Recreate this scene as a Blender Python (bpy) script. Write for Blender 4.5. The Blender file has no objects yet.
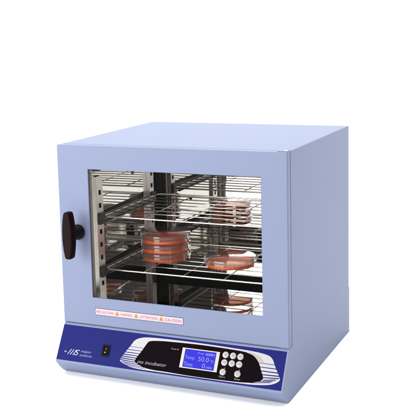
import bpy, bmesh, math, random
from mathutils import Vector, Matrix, Euler
random.seed(4)
C = bpy.context.scene.collection
SC = bpy.context.scene

# ------------------------------------------------------------------ dimensions (metres)
W, H, D = 0.400, 0.3038, 0.3441          # cabinet
T = 0.0163                               # door thickness
GZ = -0.0865                             # table top
WX0, WX1, WZ0, WZ1 = 0.0578, 0.3581, 0.0473, 0.2645   # window in the door
CX0, CX1, CZ1 = 0.0475, 0.3625, 0.285
WTL, WYE = -0.0300, 0.262                # the left lining runs slightly out of square; its rear edge
def wall_x(y): return CX0 + WTL*(y - .02)      # chamber
FZ, FYE = 0.006, 0.235                   # chamber floor plate and its rear edge
YP, PX0, PZ0 = 0.286, 0.055, 0.0215      # back panel

# ------------------------------------------------------------------ materials
def mat(name, base, rough=0.5, metal=0.0, spec=0.5, coat=0.0, noise=None, bump=None, emit=None, sss=0.0):
    m = bpy.data.materials.new(name); m.use_nodes = True
    nt = m.node_tree; b = nt.nodes['Principled BSDF']
    b.inputs['Base Color'].default_value = (*base, 1)
    b.inputs['Roughness'].default_value = rough
    b.inputs['Metallic'].default_value = metal
    b.inputs['Specular IOR Level'].default_value = spec
    b.inputs['Coat Weight'].default_value = coat
    if sss:
        b.inputs['Subsurface Weight'].default_value = sss
        b.inputs['Subsurface Radius'].default_value = (0.004, 0.0015, 0.0008)
    if noise:
        sc, amt = noise
        tc = nt.nodes.new('ShaderNodeTexCoord'); n = nt.nodes.new('ShaderNodeTexNoise')
        n.inputs['Scale'].default_value = sc; n.inputs['Detail'].default_value = 4
        nt.links.new(tc.outputs['Object'], n.inputs['Vector'])
        mr = nt.nodes.new('ShaderNodeMapRange')
        mr.inputs['To Min'].default_value = max(0, rough - amt); mr.inputs['To Max'].default_value = rough + amt
        nt.links.new(n.outputs['Fac'], mr.inputs['Value']); nt.links.new(mr.outputs['Result'], b.inputs['Roughness'])
    if bump:
        sc, st, dist = bump
        tc = nt.nodes.new('ShaderNodeTexCoord'); n = nt.nodes.new('ShaderNodeTexNoise')
        n.inputs['Scale'].default_value = sc; n.inputs['Detail'].default_value = 2
        nt.links.new(tc.outputs['Object'], n.inputs['Vector'])
        bp = nt.nodes.new('ShaderNodeBump'); bp.inputs['Strength'].default_value = st; bp.inputs['Distance'].default_value = dist
        nt.links.new(n.outputs['Fac'], bp.inputs['Height']); nt.links.new(bp.outputs['Normal'], b.inputs['Normal'])
    if emit:
        b.inputs['Emission Color'].default_value = (*emit[0], 1); b.inputs['Emission Strength'].default_value = emit[1]
    return m

def clear_mat(name, tint, ior, haze, haze_col, rough=0.02):
    """thin clear sheet: passes light straight through, mirrors at a glancing angle, a little haze"""
    m = bpy.data.materials.new(name); m.use_nodes = True
    nt = m.node_tree; nt.nodes.clear()
    out = nt.nodes.new('ShaderNodeOutputMaterial')
    tr = nt.nodes.new('ShaderNodeBsdfTransparent'); tr.inputs['Color'].default_value = (*tint, 1)
    gl = nt.nodes.new('ShaderNodeBsdfGlossy'); gl.inputs['Roughness'].default_value = rough
    fr = nt.nodes.new('ShaderNodeFresnel'); fr.inputs['IOR'].default_value = ior
    geo = nt.nodes.new('ShaderNodeNewGeometry')
    m1 = nt.nodes.new('ShaderNodeMixShader'); last = tr.outputs[0]
    if haze > 0:
        df = nt.nodes.new('ShaderNodeBsdfDiffuse'); df.inputs['Color'].default_value = (*haze_col, 1)
        tl = nt.nodes.new('ShaderNodeBsdfTranslucent'); tl.inputs['Color'].default_value = (*haze_col, 1)
        md = nt.nodes.new('ShaderNodeMixShader'); md.inputs[0].default_value = 0.5
        nt.links.new(df.outputs[0], md.inputs[1]); nt.links.new(tl.outputs[0], md.inputs[2])
        m0 = nt.nodes.new('ShaderNodeMixShader'); m0.inputs[0].default_value = haze
        nt.links.new(tr.outputs[0], m0.inputs[1]); nt.links.new(md.outputs[0], m0.inputs[2]); last = m0.outputs[0]
    # same fresnel on the way in and on the way out: no total reflection inside a sheet
    iv = nt.nodes.new('ShaderNodeMix'); iv.data_type = 'FLOAT'
    iv.inputs['A'].default_value = ior; iv.inputs['B'].default_value = 1.0 / ior
    nt.links.new(geo.outputs['Backfacing'], iv.inputs['Factor'])
    nt.links.new(iv.outputs['Result'], fr.inputs['IOR'])
    nt.links.new(fr.outputs[0], m1.inputs[0]); nt.links.new(last, m1.inputs[1]); nt.links.new(gl.outputs[0], m1.inputs[2])
    nt.links.new(m1.outputs[0], out.inputs['Surface'])
    return m

M = {}
M['paint'] = mat('lavender_powder_coat', (0.146, 0.175, 0.266), 0.5, spec=0.12, noise=(60, 0.015), bump=(700, 0.10, 0.0003))
M['paint_door'] = mat('lavender_door_coat', (0.148, 0.173, 0.258), 0.5, spec=0.12, noise=(60, 0.015), bump=(700, 0.10, 0.0003))
M['navy'] = mat('navy_overlay', (0.007, 0.0095, 0.092), 0.45, spec=0.05)
M['navy_line'] = mat('navy_ink', (0.012, 0.014, 0.090), 0.4)
M['white_ink'] = mat('white_ink', (0.30, 0.29, 0.305), 0.45)
M['logo_ink'] = mat('logo_ink', (0.24, 0.24, 0.27), 0.45)
M['cream_ink'] = mat('cream_ink', (0.24, 0.22, 0.21), 0.45)
M['black_overlay'] = mat('black_overlay', (0.0022, 0.0006, 0.0016), 0.45, spec=0.02)
M['pale_text'] = mat('pale_print', (0.15, 0.15, 0.20), 0.5)
M['bezel'] = mat('screen_bezel_cream', (0.32, 0.31, 0.26), 0.4)
M['screen'] = mat('backlit_blue_screen', (0.008, 0.008, 0.10), 0.4, spec=0.05, emit=((0.035, 0.032, 0.80), 0.50))
M['screen_text'] = mat('backlit_screen_text', (0.12, 0.12, 0.2), 0.4, spec=0.05, emit=((0.22, 0.26, 0.75), 0.34))
M['key'] = mat('key_plastic', (0.28, 0.265, 0.26), 0.45)
M['key_ink'] = mat('key_ink', (0.10, 0.08, 0.12), 0.5)
M['red_led'] = mat('red_led', (0.45, 0.03, 0.02), 0.3)
M['switch'] = mat('switch_black', (0.0015, 0.0013, 0.0016), 0.4, spec=0.06)
M['switch_mark'] = mat('switch_mark', (0.26, 0.19, 0.12), 0.5)
M['maroon'] = mat('handle_plastic', (0.006, 0.0008, 0.0016), 0.5, spec=0.06, bump=(1500, 0.08, 0.0002))
M['knob'] = mat('handle_boss_black', (0.004, 0.003, 0.005), 0.45, spec=0.15)
M['label'] = mat('label_white', (0.33, 0.315, 0.34), 0.5)
M['label_red'] = mat('label_red', (0.38, 0.035, 0.025), 0.5)
M['label_orange'] = mat('label_orange', (0.42, 0.13, 0.003), 0.5)
M['seal'] = mat('door_seal_beige', (0.62, 0.60, 0.56), 0.6, bump=(400, 0.6, 0.002))
M['liner'] = mat('door_liner_white', (0.78, 0.77, 0.75), 0.45)
M['spacer'] = mat('glazing_spacer', (0.34, 0.29, 0.25), 0.5, bump=(900, 0.8, 0.002))
M['edge_strip'] = mat('window_edge_strip', (0.012, 0.014, 0.06), 0.5)
M['steel'] = mat('mirror_steel', (0.655, 0.645, 0.63), 0.022, 1.0, noise=(18, 0.01), bump=(7, 0.02, 0.004))
M['post'] = mat('satin_steel', (0.72, 0.70, 0.68), 0.36, 1.0, noise=(70, 0.08))
M['wire'] = mat('wire_steel', (0.68, 0.66, 0.64), 0.20, 1.0)
M['rail'] = mat('dark_steel', (0.16, 0.15, 0.145), 0.35, 1.0)
M['clip'] = mat('clip_dark', (0.03, 0.027, 0.027), 0.35, 0.3)
M['dark'] = mat('plenum_black', (0.0015, 0.0015, 0.0017), 0.7, spec=0.05)
M['screw'] = mat('screw_steel', (0.12, 0.11, 0.11), 0.3, 1.0)
def gel_mat(name, body, base, tint, clear, back):
    '''set gel: part of the light passes through tinted, part is scattered back, part scattered through'''
    m = mat(name, base, 0.18, spec=0.35)
    nt = m.node_tree; b = nt.nodes['Principled BSDF']; out = nt.nodes['Material Output']
    tr = nt.nodes.new('ShaderNodeBsdfTransparent'); tr.inputs['Color'].default_value = (*tint, 1)
    tl = nt.nodes.new('ShaderNodeBsdfTranslucent'); tl.inputs['Color'].default_value = (*body, 1)
    m0 = nt.nodes.new('ShaderNodeMixShader'); m0.inputs[0].default_value = back
    m1 = nt.nodes.new('ShaderNodeMixShader'); m1.inputs[0].default_value = clear
    nt.links.new(b.outputs[0], m0.inputs[1]); nt.links.new(tl.outputs[0], m0.inputs[2])
    nt.links.new(m0.outputs[0], m1.inputs[1]); nt.links.new(tr.outputs[0], m1.inputs[2])
    nt.links.new(m1.outputs[0], out.inputs['Surface']); return m
M['agar'] = gel_mat('agar_seen_edge_on', (1.0, 0.17, 0.0), (1.0, 0.15, 0.0), (1.0, 0.40, 0.06), 0.06, 0.30)
M['agar_face'] = gel_mat('agar_thin_layer', (1.0, 0.40, 0.24), (0.98, 0.36, 0.20), (1.0, 0.70, 0.58), 0.45, 0.40)
M['dish'] = clear_mat('clear_polystyrene', (0.990, 0.985, 0.983), 1.59, 0.022, (0.95, 0.88, 0.86))
M['glass'] = clear_mat('coated_window_glass', (0.985, 0.985, 0.98), 1.06, 0.0, (1, 1, 1), 0.0)
M['paper'] = mat('white_paper', (0.93, 0.93, 0.93), 0.9, spec=0.1)

# ------------------------------------------------------------------ mesh builder
class MB:
    def __init__(s): s.bm = bmesh.new(); s.mats = []
    def mi(s, m):
        if m not in s.mats: s.mats.append(m)
        return s.mats.index(m)
    def face(s, pts, m='paint', smooth=False):
        f = s.bm.faces.new([s.bm.verts.new(p) for p in pts]); f.material_index = s.mi(m); f.smooth = smooth; return f
    def box(s, a, b, m):
        (x0, y0, z0), (x1, y1, z1) = a, b
        v = [s.bm.verts.new(p) for p in ((x0,y0,z0),(x1,y0,z0),(x1,y1,z0),(x0,y1,z0),(x0,y0,z1),(x1,y0,z1),(x1,y1,z1),(x0,y1,z1))]
        for q in ((0,3,2,1),(4,5,6,7),(0,1,5,4),(1,2,6,5),(2,3,7,6),(3,0,4,7)):
            f = s.bm.faces.new([v[i] for i in q]); f.material_index = s.mi(m)
    def tube(s, pts, r, m, n=8, caps=True):
        pts = [Vector(p) for p in pts]; rings = []
        for i, p in enumerate(pts):
            d = (pts[min(i+1, len(pts)-1)] - pts[max(i-1, 0)]).normalized()
            up = Vector((0,0,1)) if abs(d.z) < .9 else Vector((1,0,0))
            u = d.cross(up).normalized(); w = d.cross(u)
            rings.append([s.bm.verts.new(p + (u*math.cos(2*math.pi*k/n) + w*math.sin(2*math.pi*k/n))*r) for k in range(n)])
        for a, b in zip(rings, rings[1:]):
            for k in range(n):
                f = s.bm.faces.new((a[k], a[(k+1)%n], b[(k+1)%n], b[k])); f.smooth = True; f.material_index = s.mi(m)
        if caps:
            for rg in (rings[0], rings[-1][::-1]):
                f = s.bm.faces.new(rg[::-1]); f.material_index = s.mi(m)
    def lathe(s, prof, m, n=64, mtx=Matrix(), smooth=True, closed=False):
        rings = []
        for r, z in prof:
            if r < 1e-7: rings.append([s.bm.verts.new(mtx @ Vector((0,0,z)))])
            else: rings.append([s.bm.verts.new(mtx @ Vector((r*math.cos(2*math.pi*k/n), r*math.sin(2*math.pi*k/n), z))) for k in range(n)])
        prs = list(zip(rings, rings[1:])) + ([(rings[-1], rings[0])] if closed else [])
        for a, b in prs:
            for k in range(n):
                q = [a[k%len(a)], a[(k+1)%n % len(a)], b[(k+1)%n % len(b)], b[k%len(b)]]
                u = []
                for v in q:
                    if v not in u: u.append(v)
                if len(u) < 3: continue
                f = s.bm.faces.new(u); f.smooth = smooth; f.material_index = s.mi(m)
    def prism(s, pts2, fn, h0, h1, m, cap0=True):
        """polygon pts2 mapped by fn(u, v, h), thickness h0..h1"""
        a = [s.bm.verts.new(fn(u, v, h0)) for u, v in pts2]; b = [s.bm.verts.new(fn(u, v, h1)) for u, v in pts2]
        n = len(a); k = s.mi(m)
        fs = [s.bm.faces.new(b)]
        if cap0: fs.append(s.bm.faces.new(a[::-1]))
        for i in range(n): fs.append(s.bm.faces.new((a[i], a[(i+1)%n], b[(i+1)%n], b[i])))
        for f in fs: f.material_index = k
    def add_mesh(s, me, mtx, m):
        k = s.mi(m); vs = [s.bm.verts.new(mtx @ v.co) for v in me.vertices]
        for p in me.polygons:
            try: f = s.bm.faces.new([vs[i] for i in p.vertices]); f.material_index = k
            except ValueError: pass
    def build(s, name, parent=None, bevel=None, recalc=True, angle=40, seg=3, skip=None):
        if recalc: bmesh.ops.recalc_face_normals(s.bm, faces=s.bm.faces)
        me = bpy.data.meshes.new(name); s.bm.to_mesh(me); s.bm.free()
        for m in s.mats: me.materials.append(M[m])
        o = bpy.data.objects.new(name, me); C.objects.link(o)
        if parent: o.parent = parent
        if bevel:
            if skip:                              # keep some edges sharp
                at = me.attributes.new('bevel_weight_edge', 'FLOAT', 'EDGE')
                for e in me.edges:
                    c = (me.vertices[e.vertices[0]].co + me.vertices[e.vertices[1]].co)/2
                    at.data[e.index].value = 0.0 if skip(c) else 1.0
            b = o.modifiers.new('edge', 'BEVEL'); b.width = bevel; b.segments = seg
            b.limit_method = 'ANGLE'; b.angle_limit = math.radians(angle); b.harden_normals = True
            if skip: b.limit_method = 'WEIGHT'
        return o

def text_mesh(txt, size, shear=0.0, spacing=1.0, align='LEFT', offset=0.0):
    cu = bpy.data.curves.new('lettering_curve', 'FONT'); cu.body = txt; cu.size = size; cu.shear = shear
    cu.space_character = spacing; cu.align_x = align; cu.align_y = 'CENTER'; cu.offset = offset; cu.resolution_u = 3
    o = bpy.data.objects.new('lettering_curve', cu); C.objects.link(o)
    dg = bpy.context.evaluated_depsgraph_get(); dg.update()
    me = bpy.data.meshes.new_from_object(o.evaluated_get(dg))
    bpy.data.objects.remove(o); return me
def fit_text(txt, w, h, **k):
    """text mesh scaled to exactly w x h, left-bottom at the origin"""
    me = text_mesh(txt, 1.0, **k)
    xs = [v.co.x for v in me.vertices]; ys = [v.co.y for v in me.vertices]
    x0, y0 = min(xs), min(ys); sx, sy = w/(max(xs)-x0), h/(max(ys)-y0)
    me.transform(Matrix.Diagonal((sx, sy, 1, 1)) @ Matrix.Translation((-x0, -y0, 0))); return me

def thing(name, label, cat, loc=(0,0,0), group=None):
    o = bpy.data.objects.new(name, None); C.objects.link(o); o.location = loc; o.empty_display_size = .02
    o['label'] = label; o['category'] = cat
    if group: o['group'] = group
    return o

# ------------------------------------------------------------------ setting: white seamless sheet under and behind
mb = MB()
prof = [(-2.6, GZ)]
R0, yb = 0.7, 2.2
prof.append((yb - R0, GZ))
for k in range(1, 17):
    a = math.pi/2*k/16; prof.append((yb - R0 + R0*math.sin(a), GZ + R0 - R0*math.cos(a)))
prof.append((yb, 2.6))
for (y0, z0), (y1, z1) in zip(prof, prof[1:]):
    mb.face([(-3.2, y0, z0), (3.8, y0, z0), (3.8, y1, z1), (-3.2, y1, z1)], 'paper', True)
bmesh.ops.remove_doubles(mb.bm, verts=mb.bm.verts, dist=1e-5)
bd = mb.build('backdrop', recalc=False); bd['kind'] = 'structure'

# ------------------------------------------------------------------ the incubator
inc = thing('incubator', 'lavender blue benchtop incubator with glass window door and navy control panel', 'incubator', (W/2, D/2, GZ))
MI = Matrix.Translation((-W/2, -D/2, -GZ))
_build = MB.build
def pbuild(mb, name, parent=inc, **k):
    """mesh in world coordinates -> part with its origin at its own middle"""
    o = _build(mb, name, None, **k)
    me = o.data
    co = [v.co for v in me.vertices]
    c = Vector([(min(v[i] for v in co) + max(v[i] for v in co))/2 for i in range(3)])
    me.transform(Matrix.Translation(-c))
    o.location = c - world_loc(parent); o.parent = parent
    return o
def world_loc(o):
    v = Vector((0,0,0))
    while o: v = v + o.location; o = o.parent
    return v

# cabinet shell: sides, top, back, and the front flange round the chamber
mb = MB()
def quad_box_shell():
    xs = [0, CX0-.002, CX1+.002, W]; zs = [0.00003, .0040, CZ1+.003, H]
    v = {}
    def V(i, j, y): 
        k = (i, j, y)
        if k not in v: v[k] = mb.bm.verts.new((xs[i], y, zs[j]))
        return v[k]
    k = mb.mi('paint')
    fs = []
    for i in range(3):
        for j in range(3):
            fs.append(mb.bm.faces.new((V(i,j,D), V(i+1,j,D), V(i+1,j+1,D), V(i,j+1,D))))
            if (i, j) == (1, 1): continue
            fs.append(mb.bm.faces.new((V(i,j,0), V(i,j+1,0), V(i+1,j+1,0), V(i+1,j,0))))
    for i in range(3):
        for j in (0, 3): fs.append(mb.bm.faces.new((V(i,j,0), V(i+1,j,0), V(i+1,j,D), V(i,j,D))))
        for ii in (0, 3): fs.append(mb.bm.faces.new((V(ii,i,0), V(ii,i,D), V(ii,i+1,D), V(ii,i+1,0))))
    for f in fs: f.material_index = k
quad_box_shell()
bmesh.ops.recalc_face_normals(mb.bm, faces=mb.bm.faces)
def flat_edge(c):
    if c.z < .004: return True
    on = (abs(c.x) < 1e-5 or abs(c.x-W) < 1e-5) + (abs(c.y) < 1e-5 or abs(c.y-D) < 1e-5) + (abs(c.z-H) < 1e-5)
    return on < 2
pbuild(mb, 'cabinet', bevel=.0016, skip=flat_edge)

# chamber lining
def lining(name, a, b, m='steel', parent=inc):
    q = MB(); q.box(a, b, m); return pbuild(q, name, parent)
q = MB()
q.prism([(wall_x(.0005)-.0015, .0005), (wall_x(.0005), .0005), (wall_x(WYE), WYE), (wall_x(WYE)-.0015, WYE)], lambda u, v, h: (u, v, h), .0006, CZ1, 'steel')
lw = pbuild(q, 'side_wall')
rw = lining('side_wall', (CX1, .0005, .0006), (CX1+.0015, WYE, CZ1))
lining('air_duct', (.0300, WYE+.0002, .0006), (.0310, .3183, CZ1), 'dark')
lining('air_duct', (CX1, WYE+.0002, .0006), (CX1+.0015, .3183, CZ1), 'dark')
lining('air_duct', (.0312, WYE+.0002, .0006), (wall_x(WYE)-.0001, WYE+.0012, CZ1), 'dark')
lining('chamber_ceiling', (.030, .0005, CZ1), (CX1, .318, CZ1+.0015))
lining('chamber_floor', (wall_x(FYE)+.0003, .0005, FZ-.0016), (CX1-.0005, FYE, FZ))
lining('plenum_wall', (.029, .3185, .0006), (CX1+.001, .320, CZ1+.001), 'dark')
lining('sump', (.030, .001, .0002), (CX1-.0001, .318, .0005), 'dark')
for x, y, z, par in ((wall_x(.144), .144, .1350, lw), (wall_x(.171), .171, .2300, lw)):
    q = MB(); q.lathe([(0, .0026), (.0022, .0024), (.0034, .001), (.0036, 0)], 'screw', 20, Matrix.Translation((x, y, z)) @ Matrix.Rotation(math.pi/2, 4, 'Y'))
    pbuild(q, 'screw', par)

# back panel with a round field of vent slots: cells cut out of a grid
mb = MB()
PX1 = CX1 - .012
vx, vz = .196, .134
xs = sorted({PX0, PX1, vx-.0235, vx-.010, vx-.003, vx+.003, vx+.010, vx+.0235, .12, .28})
rows = [vz + (k - 3.5)*.0076 for k in range(8)]
hz = .0013
zs = sorted({PZ0, CZ1-.004} | {r-hz for r in rows} | {r+hz for r in rows})
def is_slot(xc, zc):
    for k, r in enumerate(rows):
        if abs(zc - r) < hz:
            d = abs(xc - vx)
            if k in (0, 7): return d < .010
            return .003 < d < .0235
    return False
g = {}
def GV(i, j, y):
    if (i, j, y) not in g: g[(i, j, y)] = mb.bm.verts.new((xs[i], y, zs[j]))
    return g[(i, j, y)]
Y0, Y1 = YP, YP + .0012
km = mb.mi('steel'); kd = mb.mi('dark')
nx, nz = len(xs)-1, len(zs)-1
solid = {(i, j): not is_slot((xs[i]+xs[i+1])/2, (zs[j]+zs[j+1])/2) for i in range(nx) for j in range(nz)}
for (i, j), s_ in solid.items():
    if not s_: continue
    f = mb.bm.faces.new((GV(i,j,Y0), GV(i+1,j,Y0), GV(i+1,j+1,Y0), GV(i,j+1,Y0))); f.material_index = km
    f = mb.bm.faces.new((GV(i,j,Y1), GV(i,j+1,Y1), GV(i+1,j+1,Y1), GV(i+1,j,Y1))); f.material_index = kd
    for di, dj, e in ((-1,0,((i,j),(i,j+1))), (1,0,((i+1,j+1),(i+1,j))), (0,-1,((i+1,j),(i,j))), (0,1,((i,j+1),(i+1,j+1)))):
        if not solid.get((i+di, j+dj), False):
            (a, b), (c, d_) = e
            f = mb.bm.faces.new((GV(a,b,Y0), GV(c,d_,Y0), GV(c,d_,Y1), GV(a,b,Y1))); f.material_index = kd
bp = pbuild(mb, 'back_panel')
for z in (.05, .13, .21, .262):
    for x in (PX0+.007, PX1-.007):
        q = MB(); q.lathe([(0, .002), (.0018, .0018), (.0026, .0008), (.0028, 0)], 'screw', 16, Matrix.Translation((x, YP, z)) @ Matrix.Rotation(math.pi/2, 4, 'X'))
        pbuild(q, 'screw', bp)
# temperature probe clipped near the top of the back panel
q = MB(); q.tube([(.160, YP-.007, .2155), (.200, YP-.007, .2135)], .0028, 'clip', 12)
q.box((.168, YP-.0095, .2120), (.171, YP-.0003, .2190), 'clip'); q.box((.188, YP-.0095, .2110), (.191, YP-.0003, .2180), 'clip')
pbuild(q, 'temperature_probe')

# four slotted shelf posts with shelf clips and support rails
SZ = (.083, .1752)
def post(xf, xw, sx, y0, y1, z1):
    """channel standing off the side wall; slots are real gaps in the face that looks into the chamber"""
    q = MB(); ym = (y0+y1)/2; xi = xw + sx*.0004
    def bx(xa, xb, ya, yb2, za, zb, m='post'): q.box((min(xa,xb), ya, za), (max(xa,xb), yb2, zb), m)
    bx(xi, xf, y0, y0+.0016, FZ, z1)                       # flange that faces the door
    bx(xi, xf - sx*.0014, y1-.0014, y1, FZ, z1)            # flange that faces the back
    slots = [.0596 + .02255*k for k in range(11)]
    slots = [z for z in slots if z < z1 - .012]
    a, b = ym-.0035, ym+.0045
    bx(xf - sx*.0014, xf, y0+.0016, a, FZ, z1); bx(xf - sx*.0014, xf, b, y1, FZ, z1)
    zz = FZ
    for z in slots: bx(xf - sx*.0014, xf, a, b, zz, z-.0042); zz = z+.0042
    bx(xf - sx*.0014, xf, a, b, zz, z1)
    bx(xi + sx*.0002, xi + sx*.0008, y0+.0017, y1-.0015, FZ, z1-.001, 'dark')
    p = pbuild(q, 'shelf_post')
    for zs_ in SZ:
        c = MB()
        xa, xb = xf, xf + sx*.0052
        c.box((min(xa,xb), ym-.0085, zs_-.0120), (max(xa,xb), ym+.0085, zs_+.0075), 'clip')
        pbuild(c, 'shelf_clip', p, bevel=.0012)
for xf_, xr_, sx in ((.0520, .0478, 1), (CX1-.0046, CX1-.0046, -1)):
    xw = xf_
    post(xf_, wall_x(.030) if sx > 0 else CX1, sx, .0195, .0415, .2455)
    post(xr_, wall_x(.232) if sx > 0 else CX1, sx, .2290, .2465, .281)
    for zs_ in SZ:
        c = MB(); xa, xb = xw + sx*.0007, xw + sx*.0021; xc = xw + sx*.0065
        c.box((min(xa,xb), .0395, zs_-.0085), (max(xa,xb), .2285, zs_+.0045), 'rail')
        c.box((min(xa,xc)+.00005, .0395, zs_-.0100), (max(xa,xc), .2285, zs_-.0087), 'rail')
        pbuild(c, 'support_rail')

# ------------------------------------------------------------------ door
mb = MB()
def frame(q, xo, zo, xi, zi, y0, y1, m):
    xs = [xo[0], xi[0], xi[1], xo[1]]; zs = [zo[0], zi[0], zi[1], zo[1]]; v = {}
    def V(i, j, y):
        if (i,j,y) not in v: v[(i,j,y)] = q.bm.verts.new((xs[i], y, zs[j]))
        return v[(i,j,y)]
    k = q.mi(m); fs = []
    for i in range(3):
        for j in range(3):
            if (i,j) == (1,1): continue
            fs.append(q.bm.faces.new((V(i,j,y0), V(i+1,j,y0), V(i+1,j+1,y0), V(i,j+1,y0))))
            fs.append(q.bm.faces.new((V(i,j,y1), V(i,j+1,y1), V(i+1,j+1,y1), V(i+1,j,y1))))
    for i in range(3):
        for j in (0, 3): fs.append(q.bm.faces.new((V(i,j,y0), V(i+1,j,y0), V(i+1,j,y1), V(i,j,y1))))
        for ii in (0, 3): fs.append(q.bm.faces.new((V(ii,i,y0), V(ii,i+1,y0), V(ii,i+1,y1), V(ii,i,y1))))
    for j in (1, 2): fs.append(q.bm.faces.new((V(1,j,y0), V(2,j,y0), V(2,j,y1), V(1,j,y1))))
    for i in (1, 2): fs.append(q.bm.faces.new((V(i,1,y0), V(i,2,y0), V(i,2,y1), V(i,1,y1))))
    for f in fs: f.material_index = k
frame(mb, (0, W), (0, H), (WX0, WX1), (WZ0, WZ1), -T, -.0125, 'paint_door')
door = pbuild(mb, 'door', bevel=.0012)
g0, g1 = (WX0-.0033, WX1+.0033), (WZ0-.0085, WZ1+.0033)
q = MB(); frame(q, (.0002, W-.0002), (.0002, H-.0002), g0, g1, -.0124, -.0022, 'paint_door'); 
frame(q, (CX0-.0035, CX1+.0035), (.004, CZ1+.006), (g0[0]+.0001, g0[1]-.0001), (g1[0]+.0001, g1[1]-.0001), -.0050, -.0012, 'steel'); pbuild(q, 'door_liner', door)
e_ = .0003
q = MB(); q.box((g0[0]+e_, -.0123, g1[0]+e_), (g0[1]-e_, -.0103, g1[1]-e_), 'glass'); pbuild(q, 'window_pane', door)
q = MB(); q.box((g0[0]+e_, -.0048, g1[0]+e_), (g0[1]-e_, -.0028, g1[1]-e_), 'glass'); pbuild(q, 'window_pane', door)
q = MB(); frame(q, (g0[0]+e_, g0[1]-e_), (g1[0]+e_, g1[1]-e_), (WX0, WX1), (WZ0-.0052, WZ1), -.0102, -.0049, 'spacer'); pbuild(q, 'glazing_spacer', door)
for x in (WX0, WX1):
    q = MB(); q.box((x-.0004, -T+.0012, WZ0+.001), (x+.0004, -T+.0026, WZ1-.001), 'edge_strip'); pbuild(q, 'window_edge_strip', door)  # thin dark navy strip up each side of the window opening
q = MB(); frame(q, (CX0+.0012, CX1-.0012), (FZ+.002, CZ1-.002), (CX0+.0062, CX1-.0062), (FZ+.006, CZ1-.012), -.0011, .0040, 'seal'); pbuild(q, 'door_seal', door, bevel=.0012)

# warning label: white strip, navy border, red words, orange triangles
MF = Matrix(((1,0,0,0),(0,0,-1,-T),(0,1,0,0),(0,0,0,1)))      # x right, y up, z out of the door
q = MB()
lx0, lx1, lz0, lz1 = .0610, .2235, .0176, .0300
fd = lambda u, v, h: (u, -T-h, v)
q.prism([(lx0,lz0),(lx1,lz0),(lx1,lz1),(lx0,lz1)], fd, .00002, .00012, 'navy_line')
b_ = .0009
q.prism([(lx0+b_,lz0+b_),(lx1-b_,lz0+b_),(lx1-b_,lz1-b_),(lx0+b_,lz1-b_)], fd, .00013, .00018, 'label')
for txt, x0, x1 in (('PRECAUTION', .0632, .0965), ('WARNING', .1095, .1315), ('ATTENTION', .1452, .1775), ('CAUTION', .1905, .2205)):
    q.add_mesh(fit_text(txt, x1-x0, .0046, shear=.25, offset=.012), MF @ Matrix.Translation((x0, .0213, .00022)), 'label_red')
for x in (.1030, .1383, .1840):
    q.prism([(x-.0042,.0206),(x+.0042,.0206),(x+.0005,.0276),(x-.0005,.0276)], fd, .0002, .00024, 'label_orange')
    q.prism([(x-.0005,.0225),(x+.0005,.0225),(x+.0006,.0255),(x-.0006,.0255)], fd, .00025, .00027, 'label_red')
pbuild(q, 'warning_label', door, recalc=True)

# handle: a lens-shaped lever on a round boss
q = MB()
def lever(hc, hz, y0, y1):
    n = 25; pts = []
    half = .0393
    for k in range(n):
        t = -1 + 2*k/(n-1); pts.append((half*t, .0053 + .0045*(1 - abs(t)**2.2)))
    outl = [(-w, z) for z, w in pts] + [(w, z) for z, w in reversed(pts)]
    q.prism(outl, lambda u, v, h: (hc+u, h, hz+v), y0, y1, 'maroon')
lever(.0362, .1590, -.0400, -.0560)
hd = pbuild(q, 'handle', door, bevel=.0035, angle=50, seg=4)
q = MB()
q.lathe([(0, .0245), (.0085, .0245), (.0092, .022), (.0096, .012), (.0118, .0085), (.0128, .0055), (.0128, .0003), (0, .0003)], 'knob', 48, Matrix.Translation((.0350, -T, .1582)) @ Matrix.Rotation(math.pi/2, 4, 'X'))
pbuild(q, 'handle_boss', hd)

# hinges at the right corners of the door
for z0, z1, in ((H-.0012, H+.0013), (-.0016, .0006)):
    q = MB(); q.box((W-.0165, -T+.003, z0), (W-.0006, .004 if z0 > 0 else -.0005, z1), 'paint')
    q.lathe([(0, z1+.0006), (.0020, z1+.0006), (.0024, z1), (.0024, z0), (0, z0)], 'post', 16, Matrix.Translation((W-.0045, -.0062, 0)))
    pbuild(q, 'hinge', bevel=.0004)

# ------------------------------------------------------------------ base with sloping control panel
PA = Vector((0, -.01637, -.00396)); E1 = Vector((0, -.51767, -.85558)); EN = Vector((0, -.85558, .51767))
def fp(u, v, h): return PA + Vector((u/1000, 0, 0)) + E1*(v/1000) + EN*h     # u, v in mm on the panel
mb = MB()
def pv(v, h=0): p = PA + E1*(v/1000) + EN*h; return (p.y, p.z)
prof = [(D+.003, 0), (-.0005, 0), (-.0008, -.0012), (-.0125, -.0012), (-.0148, -.0022), pv(0), pv(61.0), pv(63.2, -.0001), pv(64.6, -.0008), pv(65.6, -.0024), pv(65.9, -.0040),
        (-.0372, -.0738), (-.0255, -.0836), (-.0215, -.0858), (-.0170, -.08645), (D+.003, -.08645)]
mb.prism([(y, z) for y, z in prof], lambda y, z, x: (x, y, z), 0, W, 'paint')
pbuild(mb, 'base', bevel=.0012, skip=lambda c: c.z > -.004 or .001 < c.x < W-.001 or c.y > D-.01 or c.z < -.0864)

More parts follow.
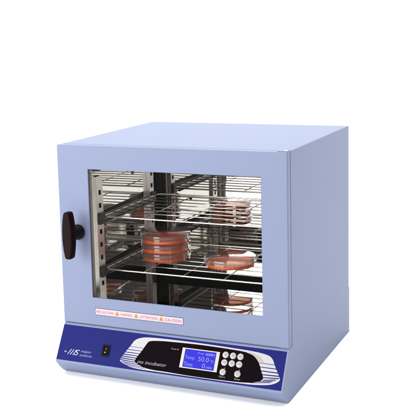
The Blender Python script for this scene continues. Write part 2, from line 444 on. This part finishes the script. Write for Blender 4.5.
def rounded(pts, n=6):
    """closed Catmull-Rom through pts"""
    out = []; N = len(pts)
    for i in range(N):
        p0, p1, p2, p3 = [Vector(pts[(i+k-1) % N]) for k in range(4)]
        for j in range(n):
            t = j/n
            out.append(tuple(.5*((2*p1) + (p2-p0)*t + (2*p0-5*p1+4*p2-p3)*t*t + (3*p1-p0-3*p2+p3)*t**3)))
    return out
q = MB()
q.prism([(.3, 1.2), (397.2, 1.2), (397.2, 61.2), (.3, 61.2)], fp, .00005, .0004, 'navy')
white = [(118.9,47.5),(125.3,35.1),(133.0,22.5),(138.4,13.6),(147.5,8.6),(162,6.0),(196,4.9),(258,4.8),(321,6.2),(348,7.4),(367.5,10.2),(376.0,15.2),(382.8,27.0),(391.6,41.5),(392.3,46.4),(386,51.5),(375,55.2),(352,57.9),(325,58.7),(258,59.0),(184,58.9),(162,58.9),(146,58.0),(133,55.6),(122.8,51.6)]
black = [(145.8,45.6),(154.8,28.6),(161.8,15.0),(166,11.8),(174.8,10.2),(197,8.6),(258,7.4),(321,8.9),(337.3,11.2),(347.1,15.2),(355.5,24.0),(361.5,36.0),(365.9,45.0),(364.4,49.0),(355.6,53.3),(330.3,56.9),(258,58.1),(207,57.2),(183,57.0),(165.4,55.4),(152.5,51.0)]
q.prism(rounded(white, 5), fp, .00042, .00050, 'white_ink')
# cream inner corner of the band, right and left
q.prism([(337,8.6),(347,10.2),(356.5,14.2),(364.5,22.6),(354.5,22.6),(347,14.6),(337,10.9)], fp, .00051, .00053, 'cream_ink')
# navy bars that cut the white band
Lo = [(24.4,.8),(29.6,1.2),(34.2,1.5),(38.0,1.7),(41.4,1.8),(44.6,1.8),(47.6,1.6),(50.4,1.4),(52.9,1.2),(55.0,.9)]
def xl(v): return 133.0 + (22.5 - v)*.566 if v < 47 else 119 + (v-47)*1.5
for i, (v, h) in enumerate(Lo):
    dv = 0.0 if i < 3 else (i-2)*.35
    a = xl(v) - 1.0
    b = 160 - (v - 18)*.42 if v < 44 else 149 + (v-44)*1.7
    q.prism([(a, v-h/2), (b, v-h*.35+dv), (b, v+h*.35+dv), (a, v+h/2)], fp, .00054, .00058, 'navy')
Ro = [(23.6,.9),(29.6,1.4),(35.3,1.7),(40.3,1.8),(44.2,1.7),(47.6,1.6),(50.8,1.4),(53.4,1.1)]
for i, (v, h) in enumerate(Ro):
    dv = 0.0 if i < 3 else -(i-2)*.45
    a = 352 + (v-20)*.52 if v < 48 else 362 - (v-48)*3
    b = 381.5 + (v-24)*.62 if v < 43 else 393 - (v-43)*1.4
    q.prism([(a, v-h*.4-dv), (b, v-h/2+dv), (b, v+h/2+dv), (a, v+h*.4-dv)], fp, .00054, .00058, 'navy')
q.prism(rounded(black, 5), fp, .00060, .00066, 'black_overlay')
MU = Matrix(((1,0,0,0), (0,-E1.y,EN.y,0), (0,-E1.z,EN.z,0), (0,0,0,1)))
def on_panel(u, v, h): return Matrix.Translation(fp(u, v, h)) @ MU
# the maker's mark: a dot, slanted strokes with an S, and two words
q.prism([(13.0,45.0),(17.4,46.4),(13.6,48.2)], fp, .00044, .00048, 'logo_ink')
for k in range(3):
    x = 19.2 + 5.0*k
    q.prism([(x, 50.6), (x+1.6, 50.6), (x+7.0, 41.4), (x+5.4, 41.4)], fp, .00044, .00048, 'logo_ink')
q.add_mesh(fit_text('S', 9.5e-3, 9.6e-3, shear=.35), on_panel(32.2, 50.8, .00046), 'logo_ink')
q.add_mesh(fit_text('major', 19.5e-3, 5.2e-3, shear=.2), on_panel(44.2, 46.0, .00046), 'pale_text')
q.add_mesh(fit_text('science', 23.5e-3, 3.9e-3, shear=.2), on_panel(42.6, 51.2, .00046), 'pale_text')
q.add_mesh(fit_text('ms incubator', 52.0e-3, 5.6e-3, shear=.2), on_panel(150.8, 49.6, .00070), 'pale_text')
q.add_mesh(fit_text('Heater', 9.6e-3, 2.2e-3), on_panel(205.4, 20.2, .00070), 'pale_text')
q.prism([(216.3,18.3),(218.5,18.3),(218.5,20.1),(216.3,20.1)], fp, .00068, .0009, 'red_led')
q.add_mesh(fit_text('Start', 10.0e-3, 2.9e-3), on_panel(294.4, 53.9, .00070), 'pale_text')
q.add_mesh(fit_text('Enter', 10.0e-3, 2.9e-3), on_panel(320.2, 54.4, .00070), 'pale_text')
for u in (299.6, 324.2):
    q.prism([(u+1.2,38.2),(u+2.8,38.2),(u+2.8,39.7),(u+1.2,39.7)], fp, .00068, .0009, 'red_led')
pbuild(q, 'control_panel', recalc=True)

# display
q = MB()
u0, u1, v0, v1 = 225.4, 289.6, 15.0, 47.0
def ring(q, o, i, h0, h1, m):
    (a0,a1,b0,b1), (c0,c1,d0,d1) = o, i
    for r in ((a0,c0,b0,b1), (c1,a1,b0,b1), (c0,c1,b0,d0), (c0,c1,d1,b1)):
        q.prism([(r[0],r[2]),(r[1],r[2]),(r[1],r[3]),(r[0],r[3])], fp, h0, h1, m)
ring(q, (u0,u1,v0,v1), (u0+5.0,u1-5.4,v0+1.5,v1-1.6), .00068, .0016, 'bezel')
disp = pbuild(q, 'display')
q = MB()
q.prism([(u0+4.9,v0+1.4),(u1-5.3,v0+1.4),(u1-5.3,v1-1.5),(u0+4.9,v1-1.5)], fp, .00068, .0011, 'screen')
pbuild(q, 'screen', disp)
q = MB()
for txt, u, v, w, h, off in (('Prog:', 253.0, 22.9, 10.0, 3.6, 0), ('00001', 266.2, 23.2, 15.2, 3.9, .02), ('Temp:', 232.2, 33.6, 17.0, 6.9, -.004), ('50.0', 255.0, 33.4, 18.2, 7.2, -.004),
                        ('°C', 275.6, 33.6, 6.2, 4.4, .01), ('Time:', 231.6, 43.3, 16.5, 6.4, -.004), ('0', 263.4, 43.4, 5.2, 7.2, -.004), ('min', 270.6, 43.2, 9.4, 3.6, .012)):
    q.add_mesh(fit_text(txt, w/1000, h/1000, offset=off), on_panel(u, v, .00114), 'screen_text')
pbuild(q, 'screen_lettering', disp, recalc=False)

# eight round keys
for u, v, sym in ((299.6,18.1,'l'),(312.1,18.1,'u'),(324.4,18.1,'r'),(299.6,30.2,'m'),(312.1,30.2,'d'),(324.4,30.2,'m'),(299.6,45.2,'s'),(324.2,45.2,'e')):
    k = MB(); r = .0052
    k.lathe([(0, .0017), (r*.80, .0016), (r*.94, .0013), (r, .0008), (r, 0)], 'key', 40, on_panel(u, v, .00068))
    h0, h1 = .00240, .00243
    def tri(pts): 
        k.prism([(u+a, v+b) for a, b in pts], fp, h0, h1, 'key_ink')
        c = (sum(a for a, b in pts)/3, sum(b for a, b in pts)/3)
        k.prism([(u+c[0]+(a-c[0])*.5, v+c[1]+(b-c[1])*.5) for a, b in pts], fp, h1, h1+.00003, 'key')
    if sym == 'l': tri([(-2.3,0),(1.5,-2.1),(1.5,2.1)])
    if sym == 'r': tri([(2.3,0),(-1.5,-2.1),(-1.5,2.1)])
    if sym == 'u': tri([(0,-2.3),(2.1,1.5),(-2.1,1.5)])
    if sym == 'd': tri([(0,2.3),(2.1,-1.5),(-2.1,-1.5)])
    if sym == 'm': k.prism([(u-2.4,v-.55),(u+2.4,v-.55),(u+2.4,v+.55),(u-2.4,v+.55)], fp, h0, h1, 'key_ink')
    if sym == 's': k.prism([(u-2.0,v+1.5),(u-1.2,v+1.9),(u+2.0,v-1.5),(u+1.2,v-1.9)], fp, h0, h1, 'key_ink')
    if sym == 'e':
        k.prism([(u-1.8,v-1.8),(u+1.8,v-1.8),(u+1.8,v-1.1),(u-1.8,v-1.1)], fp, h0, h1, 'key_ink')
        k.prism([(u-1.8,v+1.1),(u+1.8,v+1.1),(u+1.8,v+1.8),(u-1.8,v+1.8)], fp, h0, h1, 'key_ink')
        k.prism([(u-1.8,v-1.1),(u-1.1,v-1.1),(u-1.1,v+1.1),(u-1.8,v+1.1)], fp, h0, h1, 'key_ink')
    pbuild(k, 'key')

# rocker power switch
q = MB()
ring(q, (83.0,96.6,27.0,46.1), (85.0,94.6,29.2,43.9), .0003, .0019, 'switch')
sw = pbuild(q, 'power_switch')
q = MB()
a = [(85.2,29.4,.0006),(94.4,29.4,.0006),(94.4,36.5,.0016),(85.2,36.5,.0016),(85.2,43.7,.0034),(94.4,43.7,.0034)]
P = [fp(*t) for t in a]; B = [fp(t[0], t[1], .0003) for t in a]
V = [q.bm.verts.new(p) for p in P + B]
for f in ((0,1,2,3),(3,2,5,4),(6,9,8,7),(9,10,11,8),(0,6,7,1),(4,5,11,10),(0,3,9,6),(3,4,10,9),(1,7,8,2),(2,8,11,5)):
    q.bm.faces.new([V[i] for i in f]).material_index = q.mi('switch')
def rk(u, v): return .0006 + (v-29.4)/7.1*.0010 if v < 36.5 else .0016 + (v-36.5)/7.2*.0018
def mark(pts): q.prism(pts, lambda u, v, h: fp(u, v, rk(u, v) + h), .00004, .0001, 'switch_mark')
mark([(89.3,32.2),(90.2,32.2),(90.2,35.0),(89.3,35.0)])
mark([(89.8+1.3*math.cos(t*math.pi/8), 39.8+1.3*math.sin(t*math.pi/8)) for t in range(16)])
pbuild(q, 'rocker', sw)

# ------------------------------------------------------------------ wire shelves (they lift out: things of their own)
def wire_shelf(label, z):
    t = thing('wire_shelf', label, 'shelf', (.205, .135, z), 'wire shelves in the chamber')
    x0, x1 = -.1490, .1490; y0, y1 = -.1020, .1180
    q = MB()
    r = .00105; ys = [-.0660 + .0272*k for k in range(7)]
    for y in ys:
        j = random.uniform(-.0006, .0006)
        q.tube([(x0, y+j, .0021), (0, y, .0021), (x1, y-j, .0021)], r, 'wire', 8)
    q.build('wires', t)
    q = MB()
    for x in (-.0780, -.0050, .0670): q.tube([(x, y0, 0), (x, y1, 0)], .00095, 'wire', 8)
    q.build('cross_wires', t)
    q = MB(); R = .0015; c = .006; pts = []
    for cx, cy, a0 in ((x1-c, y1-c, 0), (x0+c, y1-c, 90), (x0+c, y0+c, 180), (x1-c, y0+c, 270)):
        for k in range(5):
            a = math.radians(a0 + 22.5*k); pts.append((cx + c*math.cos(a), cy + c*math.sin(a), .0010))
    pts.append(pts[0]); q.tube(pts, R, 'wire', 10, caps=False)
    q.build('rim', t)
    return t
wire_shelf('bare upper steel wire shelf inside the incubator, no dishes on it', SZ[1])
wire_shelf('lower steel wire shelf inside the incubator, carrying the orange petri dishes', SZ[0])

# ------------------------------------------------------------------ petri dishes
def copy_tree(o, parent=None):
    c = o.copy(); C.objects.link(c); c.parent = parent
    for ch in list(o.children): copy_tree(ch, c)
    return c
def make_dish():
    t = thing('petri_dish', '', 'petri dish', (0,0,0), 'petri dishes of orange agar')
    R, h, w = .0432, .0140, .0009
    q = MB()
    q.lathe([(0, 0), (R-.0006, 0), (R, .0006), (R, h), (R-w, h), (R-w, w), (0, w)], 'dish', 96); b = q.build('dish_bottom', t)
    q = MB(); L = .0446; zt = .0157
    q.lathe([(0, zt), (L-.0007, zt), (L, zt-.0007), (L, .0068), (L-w, .0068), (L-w, zt-w), (0, zt-w)], 'dish', 96); q.build('lid', t)
    q = MB(); A = R - w - .00015
    q.lathe([(A, .0064), (A, .0011)], 'agar', 96); q.lathe([(A, .0011), (0, .0011)], 'agar_face', 96)
    q.lathe([(0, .0058), (A-.0030, .0058), (A-.0012, .0060), (A, .0064)], 'agar_face', 96)
    bmesh.ops.remove_doubles(q.bm, verts=q.bm.verts, dist=1e-6); q.build('agar', t)
    return t
d0 = make_dish(); ZS = SZ[0] + .0035
spots = [(.1262, .1290, 0, 'clear petri dish of orange agar at the bottom of the stack of three'),
         (.1268, .1284, 1, 'clear petri dish of orange agar in the middle of the stack of three'),
         (.1260, .1292, 2, 'clear petri dish of orange agar on top of the stack of three'),
         (.2515, .1200, 0, 'clear petri dish of orange agar lying alone, beside the stack of three')]
for i, (x, y, k, lab) in enumerate(spots):
    o = d0 if i == 0 else copy_tree(d0)
    o.location = (x, y, ZS + .0160*k); o.rotation_euler.z = random.uniform(0, 6); o['label'] = lab

# ------------------------------------------------------------------ light
def area(name, loc, look, sx, sy, L):
    l = bpy.data.lights.new(name, 'AREA'); l.shape = 'RECTANGLE'; l.size = sx; l.size_y = sy
    l.energy = L*math.pi*sx*sy
    o = bpy.data.objects.new(name, l); C.objects.link(o); o.location = loc
    o.rotation_euler = (Vector(look) - Vector(loc)).to_track_quat('-Z', 'Y').to_euler()
    return o
area('softbox_top', (.1, .3, 2.1), (.2, .3, 0), 3.4, 3.0, 3.0)
area('softbox_front', (-1.05, -2.1, .78), (.2, .1, .12), 2.2, 1.5, 8.0)
area('softbox_side', (2.4, .75, .9), (.3, .3, .1), 1.4, 1.5, 2.7)
area('softbox_back', (-2.0, 1.1, .9), (.1, .9, -.05), 1.2, 1.4, 4.5)
w = bpy.data.worlds.new('World'); SC.world = w; w.use_nodes = True
w.node_tree.nodes['Background'].inputs[0].default_value = (1, .98, .96, 1)
w.node_tree.nodes['Background'].inputs[1].default_value = 0.06

# ------------------------------------------------------------------ camera and render
cd = bpy.data.cameras.new('camera'); cam = bpy.data.objects.new('camera', cd); C.objects.link(cam)
cam.location = (.8416, -1.3626, .5018); cam.rotation_euler = (1.4218, .0271, .4312)
cd.sensor_width = 36; cd.lens = 36*956.77/414
cd.shift_x = (207-174.70)/414; cd.shift_y = (164.245-207)/414
cd.clip_start = .05; cd.clip_end = 50
SC.camera = cam
SC.render.engine = 'CYCLES'
SC.view_settings.view_transform = 'Standard'; SC.view_settings.look = 'None'
SC.view_settings.exposure = 0.45; SC.view_settings.gamma = 1
cy = SC.cycles
cy.max_bounces = 24; cy.diffuse_bounces = 5; cy.glossy_bounces = 16; cy.transmission_bounces = 8; cy.transparent_max_bounces = 40
cy.sample_clamp_indirect = 6; cy.use_denoising = True; cy.blur_glossy = 0.1
